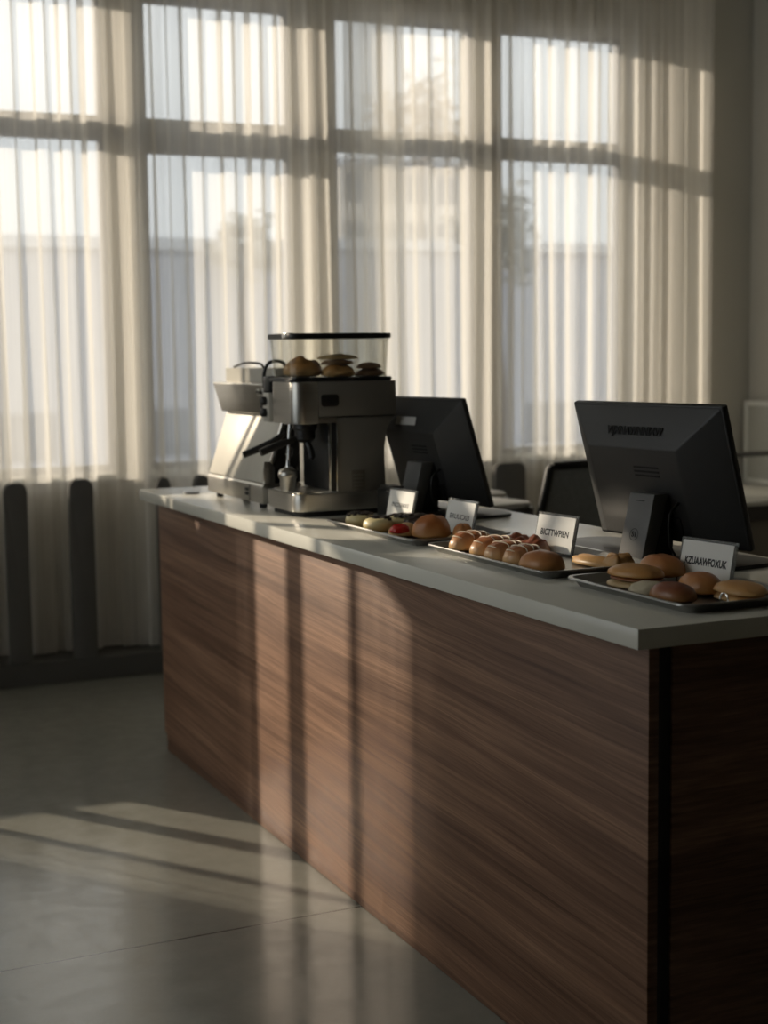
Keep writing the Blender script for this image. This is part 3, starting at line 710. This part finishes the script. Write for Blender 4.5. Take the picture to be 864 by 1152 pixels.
bm = B(); blob(bm, .055, .05, .026, seed=5, lump=.1, c=(-.018, -.012, .009)); link('jam', bm, M['jam'], t, angle=180)
P('round_bun', 'big glossy brown bun beside the red jam bun', 'bun', .25, 1.285, 'bun', L=.10, W=.085, H=.062, seed=5, lump=.12, rotz=-.5)
P('round_bun', 'brown bun half hidden behind the big glossy bun', 'bun', .308, 1.225, 'bun', L=.05, W=.05, H=.042, seed=6, lump=.12)
P('cookie', 'pale flat cookie under the foot of the second sign', 'cookie', .285, 1.20, 'dry', L=.065, W=.05, H=.018, seed=16, lump=.2)
P('cookie', 'pale flat cookie behind the donuts at the foot of the first sign', 'cookie', .30, 1.605, 'pale', L=.05, W=.04, H=.02, seed=17, lump=.2)

# middle tray: striped rolls
for (x, y, rz, lab, sd, L_) in ((.235, 1.04, .15, 'glazed roll farthest left on the middle tray', 21, .12), (.235, .93, .1, 'glazed roll second from the left on the middle tray', 22, .125), (.215, .835, .1, 'glazed roll third from the left on the middle tray', 23, .11), (.215, .755, .05, 'small glazed roll beside the smooth round bun', 24, .10)):
    t = thing('glazed_roll', lab, 'roll', (x, y, TZ), rz, 'glazed rolls on the middle tray')
    bm = B(); blob(bm, L_, .078, .046, ridges=6, ridge_amp=.07, seed=sd, lump=.08, taper=.15, nu=64, e=2.5); link('dough', bm, M['pastry'], t, angle=180)
    bm = B()
    for k in range(4):
        x0 = L_*(-.36+k*.2); xx = abs(x0)/(L_/2); q = math.sqrt(max(.05, 1-xx**2.3))
        pts = []
        for i in range(13):
            a = PI*(.14+.72*i/12); y = math.copysign(abs(math.cos(a))**.8, math.cos(a)); z = math.sin(a)**.8
            pts.append((x0+.005*math.sin(a*3+k), .038*y*q, .0101+.0366*z*q*1.01))
        tube(bm, pts, .0015, 6)
    link('icing', bm, M['sugar'], t, angle=180)
P('round_bun', 'smooth oval brown bun at the near end of the glazed rolls', 'bun', .20, .655, 'bun', L=.085, W=.105, H=.046, seed=31, lump=.06, rotz=.25)
for (x, y, lab, sd) in ((.33, .99, 'dark baked knot behind the glazed rolls, left of the sign', 33), (.325, .90, 'dark baked knot standing at the foot of the middle tray sign', 34)):
    P('baked_knot', lab, 'pastry', x, y, 'bun3', L=.075, W=.06, H=.038, seed=sd, lump=.35, ridges=2, ridge_amp=.1)
P('flat_bread', 'long flat golden bread at the near end of the middle tray', 'bread', .345, .665, 'bun2', L=.06, W=.15, H=.022, seed=35, lump=.25, rotz=.1)
P('twisted_bread', 'twisted golden bread knot on the end of the flat bread, beside the monitor stand', 'bread', .36, .60, 'bun2', L=.065, W=.07, H=.034, seed=36, lump=.5, ridges=3, ridge_amp=.2)

# near tray
t = thing('filled_bun', 'split golden bun with pale underside, leftmost on the nearest tray', 'bun', (.25, .375, TZ), .3)
bm = B(); blob(bm, .085, .12, .018, seed=41, lump=.12, c=(0, 0, 0)); link('bottom_half', bm, M['dry'], t, angle=180)
bm = B(); blob(bm, .08, .115, .010, seed=42, lump=.1, c=(0, -.004, .0155)); link('filling', bm, M['bun3'], t, angle=180)
bm = B(); blob(bm, .085, .12, .024, seed=43, lump=.08, c=(0, 0, .0225), flat=.15); link('top_half', bm, M['bun2'], t, angle=180)
P('oval_bun', 'golden oval bun resting against the split bun on the nearest tray', 'bun', .335, .405, 'bun', z=.012, L=.08, W=.11, H=.045, seed=44, lump=.06)
t = thing('wrapped_roll', 'dark-ended roll in parchment paper, front of the nearest tray', 'roll', (.21, .235, TZ), .15)
bm = B(); blob(bm, .07, .10, .036, seed=45, lump=.05, c=(0.0, -.035, 0)); link('roll', bm, M['bun3'], t, angle=180)
bm = B(); blob(bm, .074, .085, .030, seed=46, lump=.25, c=(0, .03, 0), taper=.2); link('wrapper', bm, M['paperc'], t, angle=180)
P('oval_bun', 'brown oval bun behind the parchment roll, at the foot of the nearest sign', 'bun', .315, .25, 'bun', L=.075, W=.11, H=.042, seed=47, lump=.08, rotz=-.2)
t = thing('filled_bun', 'golden layered bun at the right edge of the photo, on the nearest tray', 'bun', (.33, .145, TZ), 0)
bm = B(); blob(bm, .08, .12, .016, seed=48, lump=.12); link('bottom_half', bm, M['bun2'], t, angle=180)
bm = B(); blob(bm, .08, .12, .022, seed=49, lump=.12, c=(0, 0, .014), flat=.15); link('top_half', bm, M['bun2'], t, angle=180)
bm = B(); n = 24
tube(bm, [(.0, .012*math.cos(2*PI*i/n), .012+.012*math.sin(2*PI*i/n)) for i in range(n)]+[(0, .012, .012)], .0018, 8)
o = link('metal_ring', bm, M['chrome'], loc=(.262, .107, TZ), smooth=True); tag(o, 'small metal ring standing on the nearest tray at the photo edge', 'ring')

# ------------------------------------------------------------------ behind the counter
def stool(x, y, label, rz):
    t = thing('bar_stool', label, 'stool', (x, y, 0), rz, 'bar stools behind the counter')
    bm = B(); prism(bm, rrect(-.17, .17, -.17, .17, .07, 6), .715, .785, 'z', .015, 3); link('seat_shell', bm, M['blackp'], t)
    bm = B(); prism(bm, rrect(-.16, .16, -.16, .16, .065, 6), .7855, .805, 'z', .008, 3); link('seat_pad', bm, M['seatpad'], t)
    for sx in (-1, 1):
        for sy in (-1, 1):
            bm = B(); tube(bm, [(sx*.12, sy*.12, .7155), (sx*.19, sy*.19, .002)], .012, 10); link('leg', bm, M['blackp'], t)
    bm = B(); q = .165; tube(bm, [(-q, -q, .25), (q, -q, .25), (q, q, .25), (-q, q, .25), (-q, -q, .25)], .008, 8); link('foot_ring', bm, M['blackp'], t)
stool(1.66, 3.80, 'pale-topped black bar stool just right of the far monitor, the farther one', .1)
stool(1.53, 3.36, 'pale-topped black bar stool just right of the far monitor, the nearer lower one', .2)

ch = thing('office_chair', 'black mesh-backed office chair between the two monitors behind the counter', 'chair', (1.93, 3.10, 0), math.radians(-22))
pts = [(-.22, .955), (.22, .955), (.27, .55), (-.27, .55)]
R = Matrix.Rotation(math.radians(6), 4, 'X')
bm = B(); ring = [(-.19, .955), (0, .965), (.19, .955), (.205, .94), (.275, .60), (.25, .55), (0, .535), (-.25, .55), (-.275, .60), (-.205, .94), (-.19, .955)]
tube(bm, [(a, .0, b) for a, b in ring], .018, 10); link('back_frame', bm, M['blackp'], ch)
bm = B(); pl = [(a, b) for a, b in ring[:-1]][::-1]; prism(bm, pl, -.003, .003, 'y'); link('back_mesh', bm, M['mesh'], ch, smooth=False)
bm = B(); prism(bm, rrect(-.24, .24, -.50, -.03, .06), .44, .50, 'z', .015, 3); link('seat', bm, M['mesh'], ch)
bm = B(); tube(bm, [(0, .0, .57), (0, .02, .46), (0, -.1, .425), (0, -.25, .425)], .018); link('back_support', bm, M['blackp'], ch)
bm = B(); lathe(bm, [(.028, .10), (.028, .44)], (0, -.26, 0)); link('gas_lift', bm, M['blackp'], ch)
for k in range(5):
    a = 2*PI*k/5+.3; bm = B(); tube(bm, [(0, -.26, .10), (.28*math.cos(a), -.26+.28*math.sin(a), .065)], [.022, .014]); lg = link('leg', bm, M['blackp'], ch)
    bm = B(); lathe(bm, [(0, -.012), (.028, -.012), (.028, .012), (0, .012)], (.28*math.cos(a), -.26+.28*math.sin(a), .0285), 18, Vector((-math.sin(a), math.cos(a), 0))); link('caster', bm, M['rubber'], lg)

# console and framed things against the right wall
co = thing('console_table', 'pale-topped console table in the far right corner beside the wall pier', 'table', (3.28, 3.85, 0))
link('top', prism(B(), [(-.40, -.42), (.355, -.42), (.355, .42), (.16, .42), (.16, .24), (-.40, .24)], .70, .722, 'z', .002), M['ledge'], co)
link('apron', box(B(), -.385, .35, -.405, .23, .63, .6995), M['dark'], co, smooth=False)
link('carcass', box(B(), -.37, .34, -.36, .22, .04, .6295, .002), M['taupe2'], co)
link('plinth', box(B(), -.34, .33, -.33, .20, .001, .0395), M['dark'], co, smooth=False)
fr = thing('picture_frame', 'white framed print leaning in the corner at the right edge of the photo', 'picture', (3.585, 4.06, .7222))
bm = B()
for a in ((-.21, -.185, 0, .43), (.185, .21, 0, .43)): box(bm, 0, .03, a[0], a[1], a[2], a[3], .003)
box(bm, 0, .03, -.185, .185, .405, .43, .003); box(bm, 0, .03, -.185, .185, 0, .025, .003)
link('frame', bm, M['whitep'], fr)
link('print', box(B(), .010, .02, -.185, .185, .025, .405), M['paper'], fr, smooth=False)
rl = thing('guard_rail', 'thin dark rail crossing in front of the white picture frame', 'rail', (3.30, 3.80, .722))
link('bar', box(B(), -.18, .30, -.012, .012, .175, .20, .003), M['greyp'], rl)
for x in (-.165, .275): 
    bm = B(); lathe(bm, [(.018, .0003), (.018, .004), (.006, .006), (.006, .1748)], (x, 0, 0), 14); link('post', bm, M['blackp'], rl)

# ------------------------------------------------------------------ outdoors
struct('ground', box(B(), -60, 110, 5.2, 200, -3.2, -3.0), M['ground'])
def building(loc, L, Dp, Hh, mat, label, cols, rows, z0, dz):
    t = thing('building', label, 'building', loc)
    link('wall', box(B(), 0, L, 0, Dp, 0, Hh), M[mat], t, smooth=False)
    link('parapet', box(B(), -.15, L+.15, -.15, Dp+.15, Hh+.0005, Hh+.35), M['bband'], t, smooth=False)
    for r_ in range(rows):
        for c_ in range(cols):
            x = L*(c_+.5)/cols
            link('window', box(B(), x-L/cols*.30, x+L/cols*.30, -.06, -.002, z0+dz*r_, z0+dz*r_+1.3), M['bwin'], t, smooth=False)
building((-18, 40, -2.999), 34.2, 12, 7.45, 'bldg', 'long low grey flat-roofed building outside, behind the left and middle windows', 9, 1, 1.6, 3)
building((17.2, 42, -2.999), 16, 12, 7.7, 'bldg', 'low grey flat-roofed building outside, behind the right-hand windows', 5, 1, 1.4, 3)
building((26, 62, -2.999), 6.4, 8, 13.0, 'bldg2', 'taller pale beige building standing behind the low ones', 4, 3, 7.0, 2.2)
def tree(loc, h, rad, mat, label, seed, n=26, leaf=900):
    t = thing('tree', label, 'tree', loc, 0, 'trees outside the windows')
    rd = random.Random(seed)
    bm = B(); tube(bm, curve([(0, 0, 0), (.1, 0, h*.4), (-.05, .1, h*.75), (.05, 0, h*.95)]), [.22-.006*i for i in range(25)], 8); link('trunk', bm, M['trunk'], t)
    bm = B()
    for _ in range(leaf):
        k = rd.randrange(n); rr = random.Random(seed*100+k)
        a, e_ = rr.uniform(0, 2*PI), rr.uniform(-.9, 1.2); rho = rad*rr.uniform(.25, .85)
        c = Vector((rho*math.cos(a)*math.cos(e_), rho*math.sin(a)*math.cos(e_), h+rho*math.sin(e_)))
        c += Vector((rd.gauss(0, 1), rd.gauss(0, 1), rd.gauss(0, 1)))*rad*.16
        s = rd.uniform(.12, .26); q = Matrix.Translation(c) @ Matrix.Rotation(rd.uniform(0, 6), 4, 'Z') @ Matrix.Rotation(rd.uniform(0, 6), 4, 'X')
        bm.faces.new([bm.verts.new(q @ Vector(v)) for v in ((-s, 0, 0), (0, -s*.5, 0), (s, 0, 0), (0, s*.5, 0))])
    tag(link('foliage', bm, M[mat], t, smooth=False), kind='stuff')
tree((21.2, 38.5, -2.999), 7.7, 1.6, 'leaf', 'grey-green tree outside behind the right-hand window', 5)
tree((13.0, 38.5, -2.999), 7.4, 1.1, 'leaf', 'grey-green tree outside behind the middle window', 6)
tree((28.3, 58, -2.999), 14.2, 2.9, 'leaf2', 'pale brown tree rising beyond the roofs outside', 7, 34, 1500)
